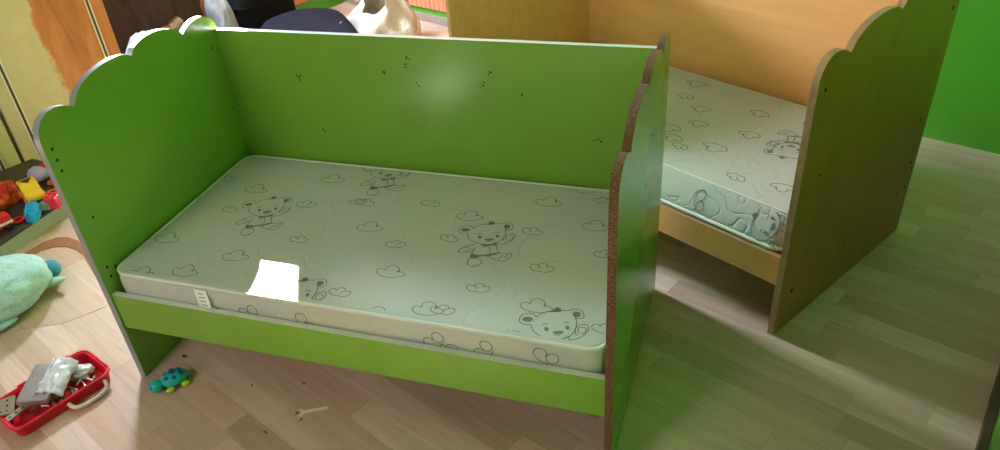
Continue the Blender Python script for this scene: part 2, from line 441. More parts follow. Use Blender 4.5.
# ------------------------------------------------------------------ mattresses
BEAR = {'head': [(-0.0611, 0.0455), (-0.0585, 0.0545), (-0.0516, 0.0619), (-0.0391, 0.0698), (-0.0224, 0.0765), (-0.0006, 0.079)], 'face': [(0.0148, 0.0678), (0.0218, 0.0498), (0.0245, 0.0312), (0.0229, 0.0152), (0.0169, -0.0004), (0.0051, -0.009), (-0.0115, -0.0138), (-0.0301, -0.0128), (-0.0471, -0.0059), (-0.0591, 0.0041), (-0.0672, 0.0196)], 'ear_l': [(-0.0622, 0.0466), (-0.072, 0.055), (-0.0848, 0.0537), (-0.0939, 0.0439), (-0.0938, 0.0289), (-0.0863, 0.0207), (-0.0741, 0.0182), (-0.0671, 0.0216)], 'ear_r': [(-0.0006, 0.079), (0.0066, 0.0858), (0.0193, 0.0871), (0.0295, 0.0806), (0.0342, 0.0685), (0.0305, 0.06), (0.0192, 0.0583)], '*in_l': [(-0.0889, 0.0332), (-0.0845, 0.0419), (-0.0734, 0.0429), (-0.0671, 0.039), (-0.0709, 0.0304), (-0.0815, 0.0282)], '*in_r': [(0.0096, 0.07), (0.0126, 0.0785), (0.0218, 0.0791), (0.027, 0.0716), (0.0229, 0.063), (0.0156, 0.0627)], '*tuft': [(-0.0404, 0.0682), (-0.031, 0.0741), (-0.031, 0.0821), (-0.0247, 0.0861), (-0.0174, 0.0822), (-0.015, 0.0747), (-0.0241, 0.0702)], '*eye_l': [(-0.0373, 0.0119), (-0.0377, 0.0175), (-0.035, 0.0194), (-0.0309, 0.0183), (-0.0283, 0.0138), (-0.0285, 0.0087), (-0.0315, 0.0068), (-0.0349, 0.008)], '*eye_r': [(0.0041, 0.025), (0.0038, 0.0307), (0.0062, 0.0325), (0.0098, 0.0313), (0.0123, 0.0268), (0.0121, 0.0217), (0.0094, 0.0199), (0.0064, 0.0211)], 'brow_l': [(-0.0431, 0.0234), (-0.0396, 0.0286), (-0.0324, 0.0295)], 'brow_r': [(-0.0027, 0.0383), (0.0026, 0.0426), (0.0091, 0.042)], '*nose': [(-0.0173, 0.0073), (-0.0116, 0.011), (0.0018, 0.0151), (-0.0018, 0.0068), (-0.0087, 0.0023)], 'mouth': [(-0.0186, 0.0077), (-0.0118, 0.0004), (-0.0035, 0.0009), (0.0027, 0.0122)], 'bow': [(-0.0204, -0.0145), (-0.0126, -0.0159), (-0.0019, -0.0154), (0.008, -0.0066), (0.0148, 0.0004), (0.0188, -0.0135), (0.0066, -0.0136), (-0.0008, -0.0189), (-0.0094, -0.0256), (-0.0204, -0.0145)], '*bowk': [(-0.0149, -0.0145), (-0.0024, -0.0137), (0.0118, -0.0015), (0.0157, -0.0105), (0.006, -0.0119), (-0.0023, -0.0174), (-0.0105, -0.0222)], 'arm_l': [(-0.0346, -0.0187), (-0.0478, -0.0252), (-0.0582, -0.0373), (-0.0646, -0.052), (-0.0608, -0.0584), (-0.0548, -0.0589), (-0.0447, -0.0549), (-0.0331, -0.0464), (-0.0283, -0.0309)], 'paw_l': [(-0.0549, -0.0384), (-0.0515, -0.0334), (-0.0453, -0.0345), (-0.0413, -0.0415), (-0.0441, -0.0482), (-0.0501, -0.0477)], 'body_l': [(-0.0283, -0.0309), (-0.0299, -0.0421), (-0.0299, -0.0589)], 'shirt1': [(0.0032, -0.0199), (0.0114, -0.0452)], 'shirt2': [(0.0185, -0.0148), (0.0276, -0.0345), (0.0367, -0.0409)], 'arm_r': [(0.0193, -0.0103), (0.0352, -0.0014), (0.0454, 0.0125), (0.0509, 0.0267), (0.0486, 0.0382), (0.0405, 0.0435), (0.0302, 0.0388), (0.0249, 0.0263), (0.0272, 0.013), (0.0327, 0.0067)], 'paw_r': [(0.0344, 0.0132), (0.0301, 0.0223), (0.0324, 0.0316), (0.041, 0.0334), (0.0468, 0.0271), (0.0438, 0.0177), (0.0376, 0.0121)], '*shorts': [(-0.0305, -0.0572), (-0.0183, -0.0582), (-0.0046, -0.0564), (0.0108, -0.0489), (0.029, -0.039), (0.034, -0.0415), (0.015, -0.0563), (-0.0075, -0.0635), (-0.0096, -0.071), (-0.0278, -0.0744)], 'leg_l': [(-0.0288, -0.0746), (-0.0302, -0.0837), (-0.0264, -0.0956), (-0.0188, -0.1031), (-0.0096, -0.1045), (-0.0008, -0.0992), (0.0041, -0.0889), (0.0017, -0.0796), (-0.0056, -0.0713)], 'toe1': [(-0.0099, -0.1034), (-0.0112, -0.0957)], 'toe2': [(-0.0031, -0.1008), (-0.005, -0.0932)], 'leg_r': [(0.0093, -0.0575), (0.0231, -0.0651), (0.0425, -0.0707), (0.0567, -0.0659), (0.0623, -0.0554), (0.0639, -0.041), (0.0566, -0.0343), (0.0477, -0.0421), (0.0367, -0.0409)], 'paw_f': [(0.0382, -0.0659), (0.0412, -0.0553), (0.0467, -0.0482)], 'paw_g': [(0.0496, -0.0576), (0.0533, -0.0468), (0.0571, -0.0383)]}
CLOUD = [(-0.0338, -0.0078), (-0.0332, -0.0013), (-0.0281, 0.0026), (-0.0214, 0.0031), (-0.016, 0.0022), (-0.0177, 0.012), (-0.0137, 0.0188), (-0.0045, 0.0231), (0.0063, 0.0212), (0.0144, 0.0124), (0.0144, 0.0033), (0.0195, 0.0061), (0.0273, 0.0058), (0.0364, -0.0006), (0.0331, -0.0076), (0.024, -0.0139), (0.0121, -0.0197), (-0.0009, -0.0217), (-0.0144, -0.0217), (-0.026, -0.0171), (-0.0338, -0.0078)]
CLOUDB = [(0.0144, 0.0033), (0.017, 0.0066), (0.016, 0.0117)]
BEARS = [(0.876, 0.311), (0.257, 0.312), (0.528, 0.607), (1.117, 0.023), (0.528, -0.002)]
BIG = [(0.056, 0.155), (0.194, 0.042), (0.281, 0.124), (0.154, 0.422), (0.344, 0.515), (0.788, 0.41), (0.967, 0.514), (0.555, 0.311), (0.686, 0.147), (0.82, 0.041), (1.045, 0.103), (1.106, 0.429), (0.09, 0.011), (0.718, 0.0)]
SMALL = [(0.141, 0.309), (0.336, 0.373), (0.402, 0.219), (0.47, 0.415), (0.427, 0.588), (0.741, 0.596), (0.491, 0.414), (0.665, 0.444), (1.047, 0.585), (1.1, 0.545), (0.771, 0.302), (0.651, 0.25), (0.961, 0.372), (1.147, 0.315), (0.904, 0.131), (0.602, 0.048), (1.022, 0.233), (0.107, 0.596), (0.033, 0.456), (0.852, 0.042), (1.026, -0.002), (1.197, 0.06)]
SIDE = [(0.278, 0.281), (0.381, 0.276), (0.517, 0.281), (0.856, 0.285), (0.891, 0.267), (0.957, 0.287), (1.089, 0.299)]
C2 = [(0.558, 0.527), (0.59, 0.432), (0.68, 0.382), (0.736, 0.295), (0.832, 0.463), (0.886, 0.329), (0.858, 0.202), (0.994, 0.106), (0.686, 0.218), (0.781, 0.151), (1.111, 0.134), (0.734, 0.175)]
def clip_runs(pts, lo, hi):
    runs, cur = [], []
    for p in pts:
        if lo[0] <= p[0] <= hi[0] and lo[1] <= p[1] <= hi[1]: cur.append(p)
        else:
            if len(cur) > 1: runs.append(cur)
            cur = []
    if len(cur) > 1: runs.append(cur)
    return runs
def ribbon(bm, pts, w, fn, mat):
    n = len(pts)
    if n < 2: return
    A, B = [], []
    for i in range(n):
        a = Vector(pts[max(i-1, 0)][:2]); b = Vector(pts[min(i+1, n-1)][:2]); d = b-a
        if d.length < 1e-7: d = Vector((1, 0))
        d.normalize(); nn = Vector((-d.y, d.x))*w*.5; p = Vector(pts[i][:2])
        A.append(bm.verts.new(fn(*(p+nn)))); B.append(bm.verts.new(fn(*(p-nn))))
    for i in range(n-1):
        f = bm.faces.new((A[i], B[i], B[i+1], A[i+1])); f.material_index = mat
def bear_print(bm, cx, cy, rot, fn, lo, hi, s=1.0, w=.0018):
    c, sn = math.cos(rot), math.sin(rot)
    tr = lambda p: (cx+s*(c*p[0]-sn*p[1]), cy+s*(sn*p[0]+c*p[1]))
    closed = {'bow'}
    for k, v in BEAR.items():
        pts = [tr(p) for p in v]
        if k.startswith('*'):
            q = [tuple(p)[:2] for p in catmull([(*p, 0) for p in pts], 3, True)]
            if all(lo[0] <= p[0] <= hi[0] and lo[1] <= p[1] <= hi[1] for p in q):
                f = bm.faces.new([bm.verts.new(fn(*p)) for p in q]); f.material_index = 2
        else:
            q = [tuple(p)[:2] for p in catmull([(*p, 0) for p in pts], 5)]
            for r in clip_runs(q, lo, hi): ribbon(bm, r, w, fn, 1)
def cloud_print(bm, cx, cy, rot, fn, lo, hi, s=1.0, w=.0018, kind=0, flip=False):
    c, sn = math.cos(rot), math.sin(rot); fx = -1 if flip else 1
    tr = lambda p: (cx+s*(c*p[0]*fx-sn*p[1]), cy+s*(sn*p[0]*fx+c*p[1]))
    src = (CLOUD, CLOUDB) if kind == 0 else (SMALLC, SMALLB)
    for v in src:
        q = [tuple(p)[:2] for p in catmull([(*tr(p), 0) for p in v], 4)]
        for r in clip_runs(q, lo, hi): ribbon(bm, r, w, fn, 1)
SMALLC = [(-.026,-.002),(-.027,.008),(-.020,.013),(-.012,.010),(-.009,.016),(.002,.019),(.010,.014),(.011,.007),(.018,.011),(.026,.006),(.025,-.004),(.016,-.010),(.005,-.012),(-.006,-.010),(-.016,-.011),(-.026,-.002)]
SMALLB = [(-.012,.010),(-.006,.006),(-.004,-.001)]
LOOP = [(-.013,-.020),(-.020,.002),(-.014,.022),(.000,.026),(.012,.018),(.010,.004),(.000,-.002),(.014,-.004),(.022,-.016),(.012,-.028),(-.004,-.026),(-.008,-.012),(.000,-.002)]
def mattress_core(bm, lx, ly, z0, z1, r, front=None, nx=60, ny=30):
    """rounded slab; front(z01) -> extra y offset of the front face"""
    def sp(u, v, top):  # plan rounded rectangle point handled through grid pinch
        return (u, v)
    verts = {}
    rc = .035
    def corner(x, y):
        # round the plan corners
        cx = min(max(x, rc), lx-rc); cyy = min(max(y, rc), ly-rc)
        dx, dy = x-cx, y-cyy
        if abs(dx) > 1e-9 and abs(dy) > 1e-9:
            m = max(abs(dx), abs(dy)); d = math.hypot(dx, dy)
            return cx+dx/d*m, cyy+dy/d*m
        return x, y
    xs = [0, .008, .018, .035]+[.035+(lx-.07)*i/(nx) for i in range(1, nx)]+[lx-.035, lx-.018, lx-.008, lx]
    ys = [0, .008, .018, .035]+[.035+(ly-.07)*i/(ny) for i in range(1, ny)]+[ly-.035, ly-.018, ly-.008, ly]
    NX, NY = len(xs), len(ys)
    def grid(z):
        g = {}
        for i, x in enumerate(xs):
            for j, y in enumerate(ys):
                a, b = corner(x, y)
                edge = min(x, lx-x, y, ly-y)
                sag = -r*.55*max(0, 1-edge/.008)**2 if edge < .008 else 0
                g[i, j] = bm.verts.new((a, b, z+(sag if z == z1 else -sag)))
        return g
    top, bot = grid(z1), grid(z0)
    for i in range(NX-1):
        for j in range(NY-1):
            bm.faces.new((top[i, j], top[i+1, j], top[i+1, j+1], top[i, j+1]))
            bm.faces.new((bot[i, j], bot[i, j+1], bot[i+1, j+1], bot[i+1, j]))
    per = [(i, 0) for i in range(NX)]+[(NX-1, j) for j in range(1, NY)]+[(i, NY-1) for i in range(NX-2, -1, -1)]+[(0, j) for j in range(NY-2, 0, -1)]
    rings = [[bot[k] for k in per]]
    for lv in (.2, .4, .6, .8):
        z = z0+(z1-z0)*lv; ring = []
        for k in per:
            co = bot[k].co; cx, cyy = lx/2, ly/2
            b = .004*math.sin(math.pi*lv)
            nx_ = -1 if k[0] == 0 else (1 if k[0] == NX-1 else 0); ny_ = -1 if k[1] == 0 else (1 if k[1] == NY-1 else 0)
            ring.append(bm.verts.new((co.x+nx_*b, co.y+ny_*b, z)))
        rings.append(ring)
    rings.append([top[k] for k in per])
    n = len(per)
    for A, B in zip(rings, rings[1:]):
        for k in range(n): bm.faces.new((A[k], A[(k+1) % n], B[(k+1) % n], B[k]))
    for f in bm.faces: f.smooth = True; f.material_index = 0
    loop = [corner(xs[k[0]], ys[k[1]]) for k in per]
    return loop
def piping(loop, z, parent, r=.004, out=.001):
    bm = bmesh.new(); add_tube(bm, [(x, y, z) for x, y in loop], r, 8, True); return mesh_obj('piping', bm, M['piping'], parent, True)

# mattress of the green crib
X0 = .010
mt = empty('mattress', (X0, 0, .2425), 0, 'white crib mattress printed with bears and clouds, lying in the green crib', 'mattress', 'bear-print crib mattresses')
ZT = .0885
bm = bmesh.new(); loop = mattress_core(bm, 1.2, .6, 0, ZT, .006)
bmesh.ops.recalc_face_normals(bm, faces=list(bm.faces))
ft = lambda x, y: (x, y, ZT+.0007)
BEARS[2] = (.500, .556)
lo, hi = (.010, .012), (1.192, .588)
for (x, y), rot in zip(BEARS, (0, .06, 0.02, .03, .05)): bear_print(bm, x-X0, y, rot, ft, lo, hi)
for i, (x, y) in enumerate(BIG): cloud_print(bm, x-X0, y, random.uniform(-.12, .12), ft, lo, hi, 1.0)
for i, (x, y) in enumerate(SMALL): cloud_print(bm, x-X0, y, random.uniform(-.2, .2), ft, lo, hi, random.uniform(.85, 1.05), kind=1, flip=i % 2 == 1)
fs = lambda x, y: (x, -.0052, y)
for i, (x, z) in enumerate([(.278,.281),(.381,.276),(.53,.276),(.845,.285),(.895,.262),(.957,.281),(1.09,.295)]):
    a = (i*1.7) % 3.1; c_, s_ = math.cos(a), math.sin(a)
    q = [tuple(p)[:2] for p in catmull([(x-X0+.95*(c_*p[0]-s_*p[1]), z-.2425+.95*(s_*p[0]+c_*p[1]), 0) for p in LOOP], 4)]
    for r_ in clip_runs(q, (0.02, .012), (1.18, .080)): ribbon(bm, r_, .002, fs, 1)
core = mesh_obj('cover', bm, [M['mattress'], M['ink'], M['inkfill']], mt)
piping(loop, ZT-.003, mt); piping(loop, .004, mt)
bm = bmesh.new(); add_box(bm, (.238, -.0075, .010), (.272, -.0058, .080), .0004)
for k in range(5): add_box(bm, (.243+random.uniform(0, .004), -.0079, .024+k*.011), (.266-random.uniform(0, .006), -.0074, .0262+k*.011), 0, 1)
mesh_obj('care_label', bm, [M['label'], M['inkfill']], mt)

# mattress of the wooden crib: slightly slumped over the front rail
M2 = Matrix.Translation(P2) @ Matrix.Rotation(TH2, 4, 'Z')
mt2 = empty('mattress', M2 @ Vector((.006, -.004, .2365)), TH2, 'white quilted crib mattress printed with bears, lying in the wood-coloured crib', 'mattress', 'bear-print crib mattresses')
ZT2 = .084
bm = bmesh.new(); loop2 = mattress_core(bm, 1.2, .598, 0, ZT2, .006)
lo, hi = (.012, .060), (1.188, .586)
ft2 = lambda x, y: (x, y, ZT2+.0008)
for x, y in C2: cloud_print(bm, x-.006, y+.004, random.uniform(-.2, .2)+math.pi, ft2, lo, hi, random.uniform(.85, 1.1), w=.0024, kind=0 if random.random() < .5 else 1)
for x, y in [(.30,.25),(.45,.35),(.25,.45),(.12,.2),(.40,.15),(.52,.2),(1.12,.52),(.98,.5)]: cloud_print(bm, x, y, math.pi, ft2, lo, hi, 1, w=.0024, kind=1)
bear_print(bm, .995, .355, math.pi, ft2, lo, hi, 1.0, .0024); bear_print(bm, .30, .33, math.pi, ft2, lo, hi)
fs2 = lambda x, y: (x, -.0054, y)
q = [tuple(p)[:2] for p in catmull([(.95+.8*p[0], .042+.85*p[1], 0) for p in LOOP], 4)]
for r_ in clip_runs(q, (0.02, .008), (1.18, .078)): ribbon(bm, r_, .002, fs2, 1)
bear_print(bm, 1.165, .052, 1.2, fs2, (1.09, .008), (1.19, .078), .75)
bmesh.ops.recalc_face_normals(bm, faces=[f for f in bm.faces if f.material_index == 0])
def slump(v):
    f = max(0, 1-v.y/.08); zz = v.z/ZT2
    v.y += f*(.050*zz**1.3 - .004) + 0*f; v.z -= 0
    return v
for v in bm.verts: v.co = slump(v.co)
mesh_obj('cover', bm, [M['mattress2'], M['ink'], M['inkfill']], mt2)
def pl2(z, zz): 
    return [(x, y+max(0, 1-y/.08)*(.050*zz**1.3-.004)) for x, y in loop2]
piping(pl2(0, 1), ZT2-.003, mt2, .003); piping(pl2(0, 0), .004, mt2, .0055)

# ------------------------------------------------------------------ wardrobe against the left wall
def cream_orange():
    N = NT('worn_wardrobe_veneer'); v = N.coords(); sx = N.n('ShaderNodeSeparateXYZ'); N.l(v, sx.inputs[0])
    y, z = sx.outputs[1], sx.outputs[2]
    nz = N.noise(v, 7, 5, .6)
    # cream paint left where y < border, bare orange hardboard beyond; border leans with height
    bd = N.math('ADD', N.math('MULTIPLY', z, .03), N.math('MULTIPLY', N.math('SUBTRACT', nz, .5), .16))
    fac = N.math('SUBTRACT', N.math('SUBTRACT', y, .290), bd)
    m = N.ramp(N.math('ADD', N.math('MULTIPLY', fac, 9), .5), [(.42, (0, 0, 0)), (.58, (1, 1, 1))])
    g = N.noise(N.coords((14, 14, 2.2)), 1, 6, .65, .7)
    cream = N.mix(N.noise(v, 16, 6, .7), lin((200, 178, 136)), lin((226, 206, 170)))
    scr = N.ramp(N.noise(N.coords((30, 60, 5)), 1, 5, .7, 1.5), [(.66, (0, 0, 0)), (.70, (1, 1, 1))])
    cream = N.mix(N.math('MULTIPLY', scr, .5), cream, lin((150, 116, 78)))
    orange = N.ramp(g, [(.25, lin((150, 84, 38))), (.5, lin((200, 120, 62))), (.8, lin((222, 152, 96)))])
    N.base(N.mix(m, cream, orange)); N.rough(.5); N.bump(nz, .1, .002)
    return N.m
M['veneer'] = cream_orange()
M['cream'] = plain('cream_wardrobe_paint', (212, 200, 150), .5, nscale=8)
M['orangewood'] = woodmat('orange_hardboard', (196, 116, 58), (220, 146, 84), 2, .5)
M['alu'] = plain('aluminium_strip', (240, 238, 226), .28, metal=.3, var=.05)
M['darkwood'] = plain('dark_brown_strip', (84, 60, 38), .55)
WR = empty('wardrobe', rp(.5454, 2.17), TH, 'cream and orange worn wardrobe with pale metal strips, at the left edge', 'wardrobe')
# local: x out of the face, y toward the back wall (0.57 m to its right end), z up
ye = .57
box('carcass', (-.53, -.9, 0), (-.022, ye, 1.85), M['orangewood'], WR)
bm = bmesh.new(); add_box(bm, (-.021, .062, .004), (0, ye-.066, 1.8), .002); mesh_obj('door', bm, M['veneer'], WR)
bm = bmesh.new(); add_box(bm, (-.021, ye-.052, .004), (0, ye, 1.8), .002); mesh_obj('frame_post', bm, M['orangewood'], WR)
bm = bmesh.new(); add_box(bm, (-.024, -.012, .004), (-.006, .048, 1.8), .002); mesh_obj('frame_post', bm, M['cream'], WR)
bm = bmesh.new(); add_box(bm, (-.030, .048, .004), (-.012, .062, 1.8), .001); mesh_obj('door_gap_strip', bm, M['darkwood'], WR)
bm = bmesh.new(); add_box(bm, (-.021, -.60, .004), (0, -.034, 1.8), .002); mesh_obj('door', bm, M['veneer'], WR)
for y in (.121, ye-.060, -.022):
    bm = bmesh.new()
    add_box(bm, (0.0005, y-.010, .006), (.005, y-.005, 1.8), .001); add_box(bm, (0.0005, y+.005, .006), (.005, y+.010, 1.8), .001)
    add_box(bm, (-.0195, y-.005, .006), (.0015, y+.005, 1.8), 0, 1)
    mesh_obj('metal_strip', bm, [M['alu'], M['darkwood']], WR)

# low platform for the toys
M['darktop'] = plain('dark_platform_top', (58, 52, 50), .45, nscale=14)
M['palegreen'] = laminate('pale_green_front', (170, 176, 164), .4, .15)
PF = empty('platform', (-.87, .3, 0), 0, 'low platform with dark top and pale green front, strewn with toys', 'platform')
pp = [(-.875, -.1), (-.838, .80), (-1.236, .86), (-1.466, .345), (-1.466, -.1)]
bm = bmesh.new(); add_prism(bm, [(x+.87, y-.3) for x, y in pp], .008, T(0, 0, .048)); mesh_obj('platform_top', bm, M['darktop'], PF)
bm = bmesh.new(); q = [(-.879, -.1), (-.842, .80), (-.854, .80), (-.891, -.1)]
add_prism(bm, [(x+.87, y-.3) for x, y in q], .0475); mesh_obj('front_board', bm, M['palegreen'], PF)
bm = bmesh.new(); q = [(-.891, .78), (-1.22, .835), (-1.22, .847), (-.89, .792)]
add_prism(bm, [(x+.87, y-.3) for x, y in q], .0475); mesh_obj('end_board', bm, M['palegreen'], PF)

# thin board with a brown rounded edging on the floor
M['paleboard'] = woodmat('pale_laminate_board', (188, 178, 154), (206, 198, 176), 0, .3, .1)
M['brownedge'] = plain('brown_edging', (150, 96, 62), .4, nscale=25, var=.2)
def offset_poly(p, d):
    n = len(p); out = []
    for i in range(n):
        a, b, c = Vector(p[i-1]), Vector(p[i]), Vector(p[(i+1) % n])
        n1 = Vector((-(b-a).y, (b-a).x)).normalized(); n2 = Vector((-(c-b).y, (c-b).x)).normalized()
        m = (n1+n2).normalized(); out.append(tuple(b+m*d/max(.5, m.dot(n1))))
    return out
# counter-clockwise: starts near the plush toy, along the right side, round the far corner, back along the platform
bp = [(-.40, .10), (-.325, .195), (-.44, .295), (-.60, .420), (-.640, .452), (-.685, .474), (-.735, .484), (-.775, .474), (-.800, .44), (-.815, .36), (-.80, .16), (-.62, -.02)]
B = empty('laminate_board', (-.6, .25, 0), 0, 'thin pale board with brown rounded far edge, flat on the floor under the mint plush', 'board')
bpl = [(x+.6, y-.25) for x, y in bp]
inn = [(-.40, .0995), (-.3245, .195), (-.437, .292), (-.60, .405), (-.65, .425), (-.70, .432), (-.74, .42), (-.765, .395), (-.775, .34), (-.77, .16), (-.62, -.01)]
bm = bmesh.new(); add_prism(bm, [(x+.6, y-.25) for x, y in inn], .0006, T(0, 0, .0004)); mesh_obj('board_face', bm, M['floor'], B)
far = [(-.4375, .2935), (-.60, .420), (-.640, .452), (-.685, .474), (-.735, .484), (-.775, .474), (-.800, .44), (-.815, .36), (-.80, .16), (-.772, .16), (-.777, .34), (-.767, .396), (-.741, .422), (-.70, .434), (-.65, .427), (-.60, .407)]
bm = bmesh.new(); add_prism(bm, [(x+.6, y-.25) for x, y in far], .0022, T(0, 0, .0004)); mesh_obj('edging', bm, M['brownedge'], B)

# ------------------------------------------------------------------ mint plush toy
def plushmat(name, col, col2):
    N = NT(name); v = N.coords(); f = N.noise(v, 120, 5, .75)
    N.base(N.mix(f, lin(col2), lin(col))); N.rough(.95); N.set(Sheen_Weight=.5, Sheen_Roughness=.5)
    N.bump(N.math('ADD', f, N.noise(v, 40, 4, .7)), .9, .006); return N.m
M['plush'] = plushmat('mint_plush', (196, 232, 240), (150, 198, 208))
M['plushteal'] = plushmat('teal_plush', (10, 160, 190), (8, 120, 150))
M['plushpale'] = plushmat('pale_plush', (190, 220, 200), (150, 196, 176))
PL = empty('plush_toy', (-.575, .160, .0030), 0, 'mint green fluffy plush toy with a teal foot, lying at the left edge', 'plush toy')
bm = bmesh.new()
add_blob(bm, (0, 0, 0), (.150, .108, .086), 5, .06, 2.2, 2, T(-.035, -.050, .078) @ RZ(72) , shape=lambda p: Vector((p.x, p.y*(1-.16*p.x), p.z*(1-.05*p.x))))
body = mesh_obj('body', bm, M['plush'], PL, True)
bm = bmesh.new(); add_blob(bm, (0, 0, 0), (.036, .026, .022), 3, .04, 3, 5, T(-.018, .122, .036) @ RZ(-30) @ RY(15)); mesh_obj('foot', bm, M['plushteal'], PL, True)
bm = bmesh.new(); add_blob(bm, (0, 0, 0), (.050, .020, .010), 3, .05, 3, 7, T(.018, .070, .022) @ RZ(24) @ RY(-12)); mesh_obj('flipper', bm, M['plushpale'], PL, True)
bm = bmesh.new(); add_blob(bm, (0, 0, 0), (.055, .024, .012), 3, .05, 3, 8, T(.015, -.135, .018) @ RZ(60)); mesh_obj('flipper', bm, M['plush'], PL, True)
bm = bmesh.new(); add_blob(bm, (0, 0, 0), (.050, .045, .040), 4, .05, 3, 9, T(-.085, -.225, .045)); mesh_obj('head', bm, M['plush'], PL, True)

# ------------------------------------------------------------------ toys on the platform
ZP = .0565
def plastic(n, c, rough=.3, **kw): return plain(n, c, rough, var=.06, **kw)
M['yellow'] = plastic('yellow_plastic', (250, 200, 50)); M['blue'] = plastic('cyan_blue_plastic', (0, 160, 220), .35)
M['red'] = plastic('red_plastic', (222, 36, 40)); M['orange'] = plastic('orange_plastic', (240, 112, 40))
M['lilac'] = plastic('lilac_plastic', (172, 166, 214)); M['black'] = plastic('black_plastic', (20, 20, 22), .4)
M['pinkred'] = plastic('pinkish_red_plastic', (232, 44, 74)); M['greytoy'] = plastic('grey_green_plastic', (128, 150, 130))
M['whitep'] = plastic('white_plastic', (232, 232, 228))
# yellow toy car
t = empty('toy_car', (-.975, .605, ZP), R(-28), 'yellow toy car with a dark window among the toys', 'toy car')
bm = bmesh.new()
side = [(-.058, .012), (.058, .012), (.062, .030), (.050, .042), (.030, .046), (.016, .070), (-.028, .072), (-.048, .046), (-.060, .040)]
add_prism(bm, side, .060, T(0, .030, 0) @ RX(90))
bmesh.ops.bevel(bm, geom=list(bm.edges), offset=.004, segments=2, affect='EDGES')
autosmooth(mesh_obj('car_body', bm, M['yellow'], t), 40)
for y in (-.0305, .0305):
    bm = bmesh.new(); add_prism(bm, [(-.028, .048), (.018, .048), (.006, .066), (-.020, .066)], .0012, T(0, y+.0006, 0) @ RX(90)); mesh_obj('side_window', bm, M['black'], t)
bm = bmesh.new(); add_prism(bm, [(-.022, -.020), (.020, -.020), (0, .016)], .0014, T(.006, 0, .0722) @ RZ(-90)); mesh_obj('roof_window', bm, M['black'], t)
for x in (-.034, .034):
    for y in (-.031, .031):
        bm = bmesh.new(); add_lathe(bm, [(.006, -.006), (.013, -.0055), (.014, 0), (.013, .0055), (.006, .006)], 16, T(x, y, .0142) @ RX(90)); mesh_obj('wheel', bm, M['orange'], t, True)
# blue ridged block (toy boat hull lying down)
t = empty('toy_boat', (-.868, .50, ZP), R(-48), 'bright blue ridged toy boat at the front edge of the platform', 'toy boat')
bm = bmesh.new()
hull = [(-.045, -.022), (.030, -.024), (.052, -.012), (.058, 0), (.052, .012), (.030, .024), (-.045, .022), (-.050, 0)]
add_prism(bm, hull, .040); bmesh.ops.bevel(bm, geom=list(bm.edges), offset=.008, segments=3, affect='EDGES'); autosmooth(mesh_obj('hull', bm, M['blue'], t), 40)
bm = bmesh.new()
for k in range(4): add_box(bm, (-.036, -.015+k*.009, .040), (.034, -.011+k*.009, .0455), .0015)
mesh_obj('ridges', bm, M['blue'], t)
# lilac and white ball
bm = bmesh.new(); add_blob(bm, (0, 0, .028), (.040, .032, .028), 4, .06, 2, 3)
tag(mesh_obj('toy_ball', bm, M['lilac'], None, True, (-1.055, .72, ZP)), 'lilac squashed toy ball at the back of the platform', 'toy ball')
def block(name, x, y, rz, s, m, label, cat='toy block', tilt=0, z=0):
    t = empty(name, (x, y, ZP+z), R(rz), label, cat)
    bm = bmesh.new(); add_box(bm, (-s, -s, .001), (s, s, 2*s), s*.14, mtx=RX(tilt)); mesh_obj('block_body', bm, m, t)
    bm = bmesh.new()
    for a in (-1, 1):
        for b in (-1, 1): add_lathe(bm, [(s*.26, 2*s-.001), (s*.26, 2*s+s*.22), (s*.2, 2*s+s*.28)], 12, RX(tilt) @ T(a*s*.45, b*s*.45, 0))
    mesh_obj('studs', bm, m, t)
block('toy_block', -.838+.012-.02, .575, 20, .022, M['pinkred'], 'pinkish red toy block at the right end of the toys', z=0)
block('toy_block', -1.07, .785, 5, .020, M['red'], 'bright red toy block behind the lilac ball')
block('toy_block', -.865, .552, 40, .014, M['greytoy'], 'small grey green toy block beside the blue boat')
# red toy truck at the front left
t = empty('toy_truck', (-.925, .40, ZP), R(70), 'red toy truck with a white stripe at the front left corner of the toys', 'toy truck')
bm = bmesh.new(); add_box(bm, (-.05, -.022, .010), (.012, .022, .040), .004); mesh_obj('truck_bed', bm, M['red'], t)
bm = bmesh.new(); add_box(bm, (.014, -.022, .010), (.046, .022, .052), .006); mesh_obj('truck_cab', bm, M['red'], t)
bm = bmesh.new(); add_box(bm, (-.05, -.0235, .022), (.046, -.0222, .030)); mesh_obj('stripe', bm, M['whitep'], t)
for x in (-.034, .030):
    for y in (-.022, .022):
        bm = bmesh.new(); add_lathe(bm, [(.004, -.004), (.010, -.004), (.010, .004), (.004, .004)], 14, T(x, y, .0105) @ RX(90)); mesh_obj('wheel', bm, M['black'], t)
# orange and red soft doll clothes heap with folds
def cloth_lump(name, loc, rad, m, label, cat, seed, amp=.28, fr=2.0, sub=5, rz=0, parent=None, wig=.5):
    bm = bmesh.new()
    def shp(p):
        q = p.copy(); k = .16*math.sin(7*q.x+4*noise.noise(q*2+Vector((seed, 0, 0)))+seed)+.09*math.sin(13*q.y+5*noise.noise(q*3))
        q *= 1+k*wig; q.z = max(q.z, -.55)
        return q
    add_blob(bm, (0, 0, rad[2]*.56), rad, sub, amp, fr, seed, shape=shp)
    o = mesh_obj(name, bm, m, parent, True, loc, (0, 0, rz)); return tag(o, label, cat)
def redcloth():
    N = NT('red_orange_print_cloth'); v = N.coords(); f = N.noise(v, 14, 3, .5)
    N.base(N.ramp(f, [(.35, lin((150, 30, 22))), (.48, lin((206, 52, 34))), (.56, lin((232, 120, 50))), (.66, lin((190, 60, 40)))])); N.rough(.8); return N.m
M['redcloth'] = redcloth()
cloth_lump('doll_dress', (-1.10, .53, ZP), (.085, .10, .045), M['redcloth'], 'red and orange crumpled doll dress left of the yellow car', 'doll clothes', 3)
